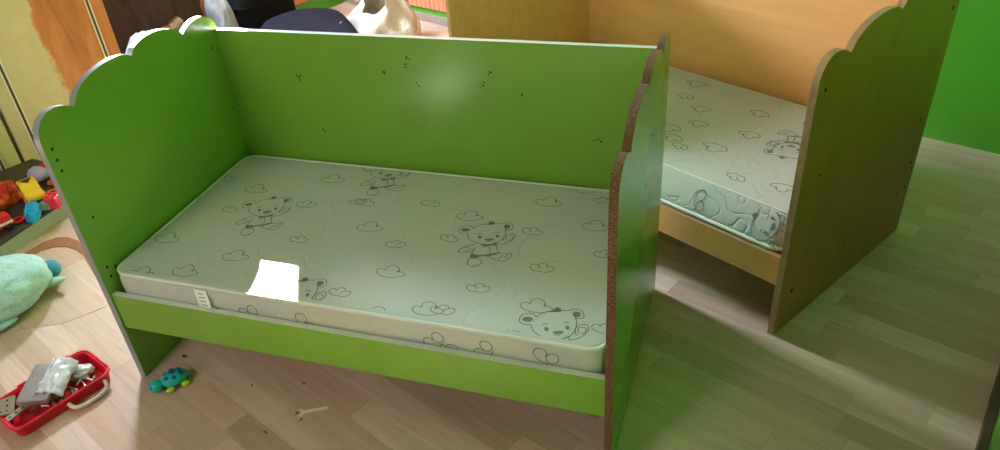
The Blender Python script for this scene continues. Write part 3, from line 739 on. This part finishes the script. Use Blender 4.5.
# small orange pieces scattered round the car
def ring_piece(x, y, rz, m, label, z=0):
    bm = bmesh.new(); pts = [(.019*math.cos(a), .019*math.sin(a)*.8, .006) for a in [k*math.pi/10 for k in range(20)]]
    add_tube(bm, pts, .0055, 8, True)
    tag(mesh_obj('toy_ring', bm, m, None, True, (x, y, ZP+z), (0, 0, R(rz))), label, 'toy ring')
ring_piece(-.925, .650, 20, M['orange'], 'orange toy ring right of the yellow car')
ring_piece(-.985, .715, 60, M['orange'], 'orange toy ring between the yellow car and the red block')
ring_piece(-.905, .425+.04, 60, M['red'], 'red toy ring left of the blue boat')
def banana(x, y, rz, m, label, name='toy_banana'):
    bm = bmesh.new(); pts = [(.045*math.cos(a), .045*math.sin(a)-.03, .010) for a in [R(30+k*12) for k in range(11)]]
    add_tube(bm, pts, [.003+.007*math.sin(math.pi*min(1, max(.08, k/10))) for k in range(11)], 8)
    tag(mesh_obj(name, bm, m, None, True, (x, y, ZP), (0, 0, R(rz))), label, 'toy fruit')
banana(-.885, .62, -60, M['orange'], 'orange curved toy carrot near the pinkish red block', 'toy_carrot')
banana(-.965, .44, 30, M['redcloth'], 'red and orange curved toy pepper in front of the doll dress', 'toy_pepper')

# ------------------------------------------------------------------ red tool case on the floor
CA = R(70)
TC = empty('tool_case', (-.186, -.150, 0), CA, 'red plastic tool case lying open on the floor, bottom left', 'tool case')
def rrect(lx, ly, r, n=5):
    out = []
    for cx, cyy, a0 in ((lx-r, ly-r, 0), (-lx+r, ly-r, 90), (-lx+r, -ly+r, 180), (lx-r, -ly+r, 270)):
        for k in range(n+1):
            a = R(a0+90*k/n); out.append((cx+r*math.cos(a), cyy+r*math.sin(a)))
    return out
M['redcase'] = plastic('red_case_plastic', (214, 20, 44), .3); M['reddark'] = plastic('deep_red_case_floor', (170, 20, 30), .4)
bm = bmesh.new()
LX, LY, HH = .128, .074, .034
o0, o1, i1, i0 = rrect(LX-.006, LY-.006, .022), rrect(LX, LY, .026), rrect(LX-.006, LY-.006, .022), rrect(LX-.012, LY-.012, .018)
rings = [[bm.verts.new((x, y, z)) for x, y in p] for p, z in ((o0, .001), (o1, HH), (i1, HH), (i0, .005))]
for A, Bb in zip(rings, rings[1:]):
    for k in range(len(A)): bm.faces.new((A[k], A[(k+1) % len(A)], Bb[(k+1) % len(A)], Bb[k]))
bm.faces.new(rings[0][::-1]); bm.faces.new(rings[-1])
bmesh.ops.recalc_face_normals(bm, faces=list(bm.faces))
sh = mesh_obj('tray_shell', bm, M['redcase'], TC); autosmooth(sh, 40)
rim = rrect(LX+.001, LY+.001, .027, 6)
bm = bmesh.new(); add_tube(bm, [(x, y, HH) for x, y in rim], .0035, 8, True); mesh_obj('rim', bm, M['redcase'], TC, True)
for x in (-.04, .075):
    box('latch', (x-.012, LY+.001, HH-.014), (x+.012, LY+.008, HH+.006), M['redcase'], TC, .0015)
bm = bmesh.new(); add_tube(bm, catmull([(.0, -LY-.003, .022), (.01, -LY-.022, .012), (.05, -LY-.030, .010), (.09, -LY-.022, .012), (.10, -LY-.003, .022)], 6), .0055, 10); mesh_obj('handle', bm, plastic('translucent_pale_handle', (220, 200, 200), .35), TC, True)
for x in (-.070, -.030):
    box('divider', (x-.0015, -LY+.013, .0052), (x+.0015, LY-.013, .024), M['reddark'], TC, .0005)
TM = Matrix.Translation((-.186, -.150, 0)) @ Matrix.Rotation(CA, 4, 'Z')
def incase(o, x, y, z, rx=0, ry=0, rz=0): o.matrix_world = TM @ T(x, y, z) @ RZ(rz) @ RY(ry) @ RX(rx)
M['greycloth'] = plain('grey_packet_foil', (146, 140, 140), .38, metal=.25, nscale=60, var=.2, bump=.5)
M['clear'] = plain('crumpled_clear_plastic', (186, 186, 190), .18, metal=.0, nscale=40, var=.1, bump=.6)
pk = empty('packet', (0, 0, 0)); tag(pk, 'grey packet wrapped in crumpled clear plastic, on top of the red case', 'packet'); incase(pk, -.010, .020, .0385, 0, -3, 42)
bm = bmesh.new(); add_box(bm, (-.066, -.040, 0), (.066, .040, .020), .005, seg=3)
bmesh.ops.subdivide_edges(bm, edges=list(bm.edges), cuts=3, use_grid_fill=True)
for v in bm.verts: v.co += Vector((0, 0, .0018*noise.noise(v.co*60)))
mesh_obj('packet_body', bm, M['greycloth'], pk, True)
bm = bmesh.new()
r_ = bmesh.ops.create_grid(bm, x_segments=24, y_segments=14, size=1)
for v in bm.verts:
    x, y = v.co.x, v.co.y; v.co = Vector((.062*x+.016, .030*y-.034, .0235+.007*noise.noise(Vector((x*3, y*3, 1)))-.020*max(0, -y)**2-.002*abs(x)**3))
bmesh.ops.solidify(bm, geom=list(bm.faces), thickness=.0008)
mesh_obj('plastic_wrap', bm, M['clear'], pk, True)
# clear pouch of bits beyond the packet
bm = bmesh.new(); add_blob(bm, (0, 0, .012), (.034, .024, .016), 4, .2, 2.2, 11)
o = mesh_obj('plastic_pouch', bm, M['clear'], None, True); incase(o, .078, .012, .0085, 0, 0, -30); tag(o, 'clear crumpled plastic pouch in the far end of the red case', 'pouch')
# metal plates at the near left end
M['steel'] = plain('bare_steel', (186, 182, 174), .32, metal=.85, var=.08)
def plate(x, y, z, rz, lx, ly, label, ry=0):
    bm = bmesh.new(); add_prism(bm, rrect(lx, ly, .004, 3), .002)
    for hx in (-.6, 0, .6): disc(bm, (lx*hx, 0, .0023), (0, 0, 1), .0032, 1)
    o = mesh_obj('metal_plate', bm, [M['steel'], M['hole']]); incase(o, x, y, z, 0, ry, rz); tag(o, label, 'metal plate')
plate(-.098, .040, .030, 60, .030, .018, 'rounded steel plate with holes at the left end of the red case', -6)
plate(-.095, .000, .026, 15, .030, .010, 'narrow steel strip with holes across the left end of the red case', 4)
plate(-.126, .030, .0405, 110, .026, .010, 'short steel plate leaning over the left rim of the red case')
# screws loose in the tray
def screw_bm(l):
    bm = bmesh.new(); add_lathe(bm, [(.0008, 0), (.0024, .003), (.0024, l*.85), (.0048, l), (.0046, l+.0015), (.001, l+.0016)], 8, RY(90)); return bm
scr = mesh_obj('screw', screw_bm(.030), M['steel'], None, True)
rs = random.Random(5); n = 0
for k in range(26):
    o = scr if k == 0 else scr.copy()
    if k: COL.objects.link(o)
    x = -.015+.115*rs.random(); y = -.060+.040*rs.random()*(1 if x < .06 else 1.6)
    incase(o, x-.012, y, .0078+.0035*(k % 4), 0, 0, rs.uniform(20, 130))
    o['group'] = 'loose screws in the red case'; tag(o, 'small steel screw lying loose in the red tool case', 'screw')

# ------------------------------------------------------------------ small things on the floor
t = empty('toy_turtle', (.088, -.036, 0), R(52), 'small turquoise and blue toy turtle on the floor beside the green crib leg', 'toy turtle')
M['turq'] = plastic('turquoise_plastic', (20, 176, 176)); M['deepblue'] = plastic('deep_blue_plastic', (14, 96, 150)); M['lime'] = plastic('lime_plastic', (188, 214, 30))
bm = bmesh.new(); add_blob(bm, (.010, 0, .018), (.030, .023, .017), 4, 0, shape=lambda p: Vector((p.x, p.y, max(p.z, -.45)))); mesh_obj('shell', bm, M['turq'], t, True)
bm = bmesh.new()
for x, y, s in [(.010, 0, .008), (-.006, .009, .006), (-.006, -.010, .006), (.026, .008, .006), (.027, -.009, .006), (.010, .016, .0055), (.010, -.016, .0055)]:
    z = .018+.0172*math.sqrt(max(0, 1-((x-.010)/.030)**2-(y/.023)**2))
    nrm = Vector(((x-.010)/.0009, y/.00053, (z-.018)/.00029)).normalized()
    add_lathe(bm, [(s, -.001), (s*.95, .0009), (s*.5, .0014)], 6, T(x, y, z) @ nrm.to_track_quat('Z', 'Y').to_matrix().to_4x4())
mesh_obj('shell_spots', bm, M['deepblue'], t)
bm = bmesh.new(); add_blob(bm, (-.030, 0, .016), (.016, .0155, .0145), 4, 0); mesh_obj('head', bm, M['turq'], t, True)
for s in (-1, 1):
    bm = bmesh.new(); add_blob(bm, (-.041, s*.008, .021), (.0028, .0028, .0028), 2, 0); mesh_obj('eye', bm, M['deepblue'], t, True)
for x, s in ((-.006, 1), (-.006, -1), (.028, 1), (.028, -1)):
    bm = bmesh.new(); add_blob(bm, (x, s*.021, .0065), (.010, .008, .006), 3, 0); mesh_obj('leg', bm, M['lime'], t, True)
bm = bmesh.new(); add_blob(bm, (.043, 0, .014), (.007, .005, .004), 3, 0); mesh_obj('tail', bm, M['turq'], t, True)
t.scale = (1.14, 1.14, 1.14)
# spanner
bm = bmesh.new()
head = [(.0085*math.cos(a), .0085*math.sin(a)) for a in [R(25+k*290/14+10) for k in range(15)]]
notch = [(.0018, -.0036), (-.0035, -.0030), (-.0035, .0030), (.0018, .0036)]
def wr(th):
    pts = []
    for k in range(15):
        a = R(150-k*0)  
    return pts
# open jaw faces -x, handle toward +x
out = []
for k in range(13): a = R(195+k*(345-195)/12); out.append((.0088*math.cos(a), .0088*math.sin(a)))
out += [(.012, -.0032), (.052, -.0026), (.057, -.0034), (.061, 0), (.057, .0034), (.052, .0026), (.012, .0032)]
for k in range(13): a = R(15+k*(165-15)/12); out.append((.0088*math.cos(a), .0088*math.sin(a)))
out += [(-.0085, .0034), (-.0015, .0034), (.0008, 0), (-.0015, -.0034), (-.0085, -.0034)]
add_prism(bm, [(x*1.12, y*1.25) for x, y in out], .0035)
M['spanner'] = plain('pale_steel_spanner', (246, 232, 220), .35, metal=.1, var=.05)
tag(mesh_obj('spanner', bm, M['spanner'], None, False, (.472, -.040, .0004), (0, 0, R(29))), 'small pale flat spanner on the floor in front of the green crib', 'spanner')
bm = bmesh.new(); add_lathe(bm, [(.0025, 0), (.0055, 0), (.0055, .005), (.0025, .005)], 6)
tag(mesh_obj('hex_nut', bm, M['steel'], None, False, (.420, -.120, .0004), (0, 0, .3)), 'small steel hex nut on the floor left of the spanner', 'hex nut')
# crumbs of debris
M['debris'] = plain('dark_wood_debris', (84, 56, 40), .8)
for i, (x, y, s, lab) in enumerate([(.035+.02, .065, .0065, 'dark wood chip on the floor behind the toy turtle'), (.485, -.058, .003, 'dark crumb on the floor just below the spanner'),
        (.30, .015, .0028, 'brown crumb on the floor midway between toy turtle and spanner'), (.43, .055, .0032, 'brown crumb on the floor close under the crib rail')]):
    bm = bmesh.new(); add_blob(bm, (0, 0, s*.4), (s*1.4, s*.7, s*.4), 2, .25, 2, i)
    tag(mesh_obj('wood_chip', bm, M['debris'], None, False, (x, y, .0004), (0, 0, i*1.1)), lab, 'wood chip')

# ------------------------------------------------------------------ luggage and clothes in the back corner
def fabric(name, c, sc=300, bumpv=.4, var=.25, rough=.85):
    m = plain(name, c, rough, var=var, nscale=sc, bump=bumpv); m.node_tree.nodes['Principled BSDF'].inputs['Specular IOR Level'].default_value = .12; return m
M['navy'] = fabric('navy_woven_fabric', (19, 20, 32)); M['blackf'] = fabric('black_fabric', (22, 22, 26)); M['brownf'] = fabric('dark_brown_cloth', (74, 57, 50), 40)
M['fur'] = fabric('tan_fur', (132, 108, 84), 200, .9, .5); M['greyf'] = fabric('pale_grey_cloth', (166, 166, 174), 60); M['bluef'] = fabric('pale_blue_cloth', (150, 166, 196), 50)
M['zip'] = plain('zip_metal', (190, 180, 165), .3, metal=.8)
def luggage(name, poly, z1, m, label, cat, r=.03):
    """poly in room (s,t)"""
    cx = sum(p[0] for p in poly)/len(poly); cyy = sum(p[1] for p in poly)/len(poly)
    e = empty(name, rp(cx, cyy, 0), TH, label, cat)
    P = [(a-cx, -(b-cyy)) for a, b in poly]
    P = [tuple(p)[:2] for p in catmull([(*p, 0) for p in P], 6, True)]
    area2 = sum(P[i-1][0]*P[i][1]-P[i][0]*P[i-1][1] for i in range(len(P)))
    if area2 < 0: P.reverse()
    rings = []
    bm = bmesh.new()
    prof_ = [(r*.6, .002), (.004, r), (0, z1*.5), (.002, z1-r), (r*.5, z1-r*.25), (r*1.2, z1), ]
    def ins(d): return offset_poly(P, d)
    for d, z in prof_: rings.append([bm.verts.new((x, y, z)) for x, y in ins(d)])
    for A, Bb in zip(rings, rings[1:]):
        for k in range(len(A)): bm.faces.new((A[k], A[(k+1) % len(A)], Bb[(k+1) % len(A)], Bb[k]))
    bm.faces.new(rings[0][::-1])
    # crowned lid
    prev = rings[-1]
    for s_, dz in ((.8, .004), (.55, .008), (.3, .010)):
        cur_ = [bm.verts.new((v.co.x*s_/1, v.co.y*s_/1, z1+dz)) for v in rings[-1]]
        for k in range(len(prev)): bm.faces.new((prev[k], prev[(k+1) % len(prev)], cur_[(k+1) % len(prev)], cur_[k]))
        prev = cur_
    bm.faces.new(prev)
    bmesh.ops.recalc_face_normals(bm, faces=list(bm.faces))
    mesh_obj('bag_body', bm, m, e, True)
    for zz in (z1*.72, z1-r*.5):
        bm = bmesh.new(); add_tube(bm, [(x, y, zz) for x, y in offset_poly(P, -.002 if zz < z1-r*.6 else r*.22)], .0035, 6, True); mesh_obj('seam_piping', bm, M['blackf'], e, True)
    return e, (cx, cyy)
nv, nc = luggage('travel_bag', [(.375, .66), (.42, .57), (.56, .50), (.76, .57), (1.00, .70), (1.04, .76), (.97, 1.03), (.90, 1.10), (.70, 1.10), (.52, 1.06), (.48, .92), (.385, .80)], .2, M['navy'], 'navy blue soft travel bag lying flat beside the pale plastic bag', 'travel bag')
bm = bmesh.new(); add_box(bm, (-.004, -.010, 0), (.004, .010, .003), .001, mtx=T(.79-nc[0]+.02, nc[1]-.66, .207) @ RZ(30)); mesh_obj('zip_pull', bm, M['zip'], nv)
bm = bmesh.new(); add_box(bm, (-.022, -.010, 0), (.022, .010, .002), .0005, mtx=T(.56-nc[0], nc[1]-.98, .2095) @ RZ(-10)); mesh_obj('fabric_tag', bm, M['greyf'], nv)
bk, bc = luggage('suitcase', [(.05, .60), (.08, .56), (.20, .55), (.30, .56), (.34, .60), (.35, .75), (.33, .88), (.20, .90), (.07, .88), (.045, .75)], .36, M['blackf'], 'black upright suitcase in the back corner behind the green crib', 'suitcase')
bm = bmesh.new(); add_tube(bm, catmull([(.05, .08, .372), (.05, .07, .392), (.05, 0, .398), (.05, -.07, .392), (.05, -.08, .372)], 5), .009, 8); mesh_obj('carry_handle', bm, M['blackf'], bk, True)
w = rp(.185, 1.27)
br = cloth_lump('coat', (w.x, w.y, .002), (.155, .235, .44), M['brownf'], None, None, 5, .12, 1.5, rz=TH)
br['label'] = 'dark brown crumpled coat with a tan fur trim, heaped right of the wardrobe'; br['category'] = 'coat'
bm = bmesh.new(); 
add_tube(bm, catmull([(.09, -.15, .20), (.13, -.12, .255), (.15, -.06, .27), (.155, .0, .28), (.145, .06, .30)], 5), .034, 12, flat=.7)
for v in bm.verts: v.co += Vector((noise.noise(v.co*70), noise.noise(v.co*70+Vector((5, 0, 0))), noise.noise(v.co*70+Vector((0, 7, 0)))))*.012
mesh_obj('fur_trim', bm, M['fur'], br, True)
w = rp(.47, 1.46); cloth_lump('folded_cloth', (w.x, w.y, .002), (.11, .12, .225), M['bluef'], 'pale blue cloth in the gap between wardrobe and crib end', 'cloth', 8, .05, 1.2, rz=TH, wig=.12)
w = rp(.25, .96); cloth_lump('bunched_shirt', (w.x, w.y, .002), (.11, .055, .25), M['greyf'], 'pale grey bunched cloth between the brown coat and the black suitcase', 'cloth', 12, .05, 1.4, rz=TH, wig=.2)

w = rp(.43, 1.10); bp_ = empty('backpack', (w.x, w.y, .002), TH, 'small black backpack slumped in front of the brown coat, behind the green crib', 'backpack')
bm = bmesh.new(); add_blob(bm, (0, 0, .10), (.08, .085, .115), 4, .06, 1.6, 21, shape=lambda p: Vector((math.copysign(abs(p.x)**.7, p.x), math.copysign(abs(p.y)**.7, p.y), max(-.85, p.z)))); mesh_obj('bag_body', bm, M['blackf'], bp_, True)
bm = bmesh.new(); add_tube(bm, catmull([(0, .03, .205), (0, .025, .235), (0, -.025, .235), (0, -.03, .205)], 5), .006, 8); mesh_obj('carry_loop', bm, M['blackf'], bp_, True)
# pale plastic carrier bag
def bagmat():
    N = NT('thin_carrier_bag_plastic'); v = N.coords(); f = N.noise(v, 7, 4)
    N.base(N.mix(f, lin((196, 184, 168)), lin((214, 206, 194)))); N.rough(.35); N.set(Subsurface_Weight=.0, Transmission_Weight=.0)
    N.bump(N.noise(v, 22, 5, .6, 1.5), .7, .012); return N.m
M['bag'] = bagmat()
w = rp(.78, .37)
CB = empty('carrier_bag', (w.x, w.y, .002), TH, 'pale cream plastic carrier bag with handles up, on the floor by the back wall', 'carrier bag')
bm = bmesh.new(); seg = 64; rings = []
for i in range(25):
    h = i/24; z = .24*h
    rad = .185*(1-.5*(abs(h-.30)/.7)**1.7) if h > .3 else .185*(.82+.18*math.sin(h/.3*math.pi/2))
    ring = []
    for k in range(seg):
        a = 2*math.pi*k/seg
        fold = 1+.10*(.25+h)*math.sin(5*a+2.3*math.sin(3*h+1))+.05*(.3+h)*math.sin(11*a+4*h)+.035*noise.noise(Vector((math.cos(a)*2, math.sin(a)*2, h*4)))
        sc_ = 1 if h < .75 else 1+.25*(h-.75)
        zz = z
        if h > .8:  zz += (h-.8)/.2*(.05*math.cos(2*a)-.02)
        ring.append(bm.verts.new((rad*fold*sc_*math.cos(a)*1.12, rad*fold*sc_*math.sin(a)*.85, zz)))
    rings.append(ring)
for A, Bb in zip(rings, rings[1:]):
    for k in range(seg): bm.faces.new((A[k], A[(k+1) % seg], Bb[(k+1) % seg], Bb[k]))
bm.faces.new(rings[0][::-1])
mesh_obj('bag_body', bm, M['bag'], CB, True)
for s in (-1, 1):
    bm = bmesh.new()
    pts = catmull([(s*.115, -.05, .22), (s*.11, -.045, .31), (s*.09, -.01, .39), (s*.09, .02, .39), (s*.11, .05, .31), (s*.115, .055, .22)], 6)
    add_tube(bm, pts, .021, 10, flat=.35); mesh_obj('handle', bm, M['bag'], CB, True)
bm = bmesh.new(); add_blob(bm, (.165, -.05, .018), (.03, .018, .02), 3, .3, 3, 4); mesh_obj('knotted_corner', bm, M['bag'], CB, True)

# ------------------------------------------------------------------ light
sun = bpy.data.lights.new('sun', 'SUN'); sun.energy = 240; sun.angle = R(.6); sun.color = (1, .97, .92)
so = bpy.data.objects.new('sun', sun); COL.objects.link(so); so.rotation_euler = SUN.to_track_quat('-Z', 'Y').to_euler()
def area(name, loc, target, sx, sy, power, col):
    a = bpy.data.lights.new(name, 'AREA'); a.shape = 'RECTANGLE'; a.size = sx; a.size_y = sy; a.energy = power; a.color = col
    o = bpy.data.objects.new(name, a); COL.objects.link(o); o.location = loc
    o.rotation_euler = (Vector(target)-Vector(loc)).to_track_quat('-Z', 'Y').to_euler(); return o
w0 = rp(.05, 1.15, 1.5); area('window_daylight', w0, w0+EX-Vector((0, 0, .35)), .5, .6, 250, (.74, .88, 1))
w1 = Vector((-.45, -2.4, 1.9)); area('front_fill', w1, (-.2, .3, .2), .9, 1.1, 32, (1, .88, .84))  # added warm fill lamp, brightens the wardrobe and front floor
wd = bpy.data.worlds.new('world'); scene.world = wd; wd.use_nodes = True
bg = wd.node_tree.nodes['Background']; bg.inputs[0].default_value = (.82, .9, 1, 1); bg.inputs[1].default_value = .13

# ------------------------------------------------------------------ camera (fitted to the photograph)
f, a, b, c = 769.272, -.371550, .609455, -.092263
CX, CY = 484.626, 249.12
ca, sa, cb, sb = math.cos(a), math.sin(a), math.cos(b), math.sin(b)
fw = Vector((sa*cb, ca*cb, -sb)); rt = Vector((ca, -sa, 0)); up = rt.cross(fw)
r2 = rt*math.cos(c)+up*math.sin(c); u2 = -rt*math.sin(c)+up*math.cos(c)
cam = bpy.data.cameras.new('camera'); cam.sensor_width = 36; cam.lens = f*36/1000
cam.shift_x = (500-CX)/1000; cam.shift_y = (CY-225)/1000; cam.clip_start = .02
co = bpy.data.objects.new('camera', cam); COL.objects.link(co)
mw = Matrix.Identity(4)
for i in range(3): mw[i][0] = r2[i]; mw[i][1] = u2[i]; mw[i][2] = -fw[i]
mw.translation = Vector((1.41164, -1.11062, 1.37239)); co.matrix_world = mw
scene.camera = co
vs = scene.view_settings; vs.view_transform = 'Standard'; vs.look = 'None'; vs.gamma = 1; vs.use_curve_mapping = False; vs.exposure = 0
scene.cycles.use_denoising = True
scene.cycles.max_bounces = 8; scene.cycles.diffuse_bounces = 5; scene.cycles.sample_clamp_indirect = 30
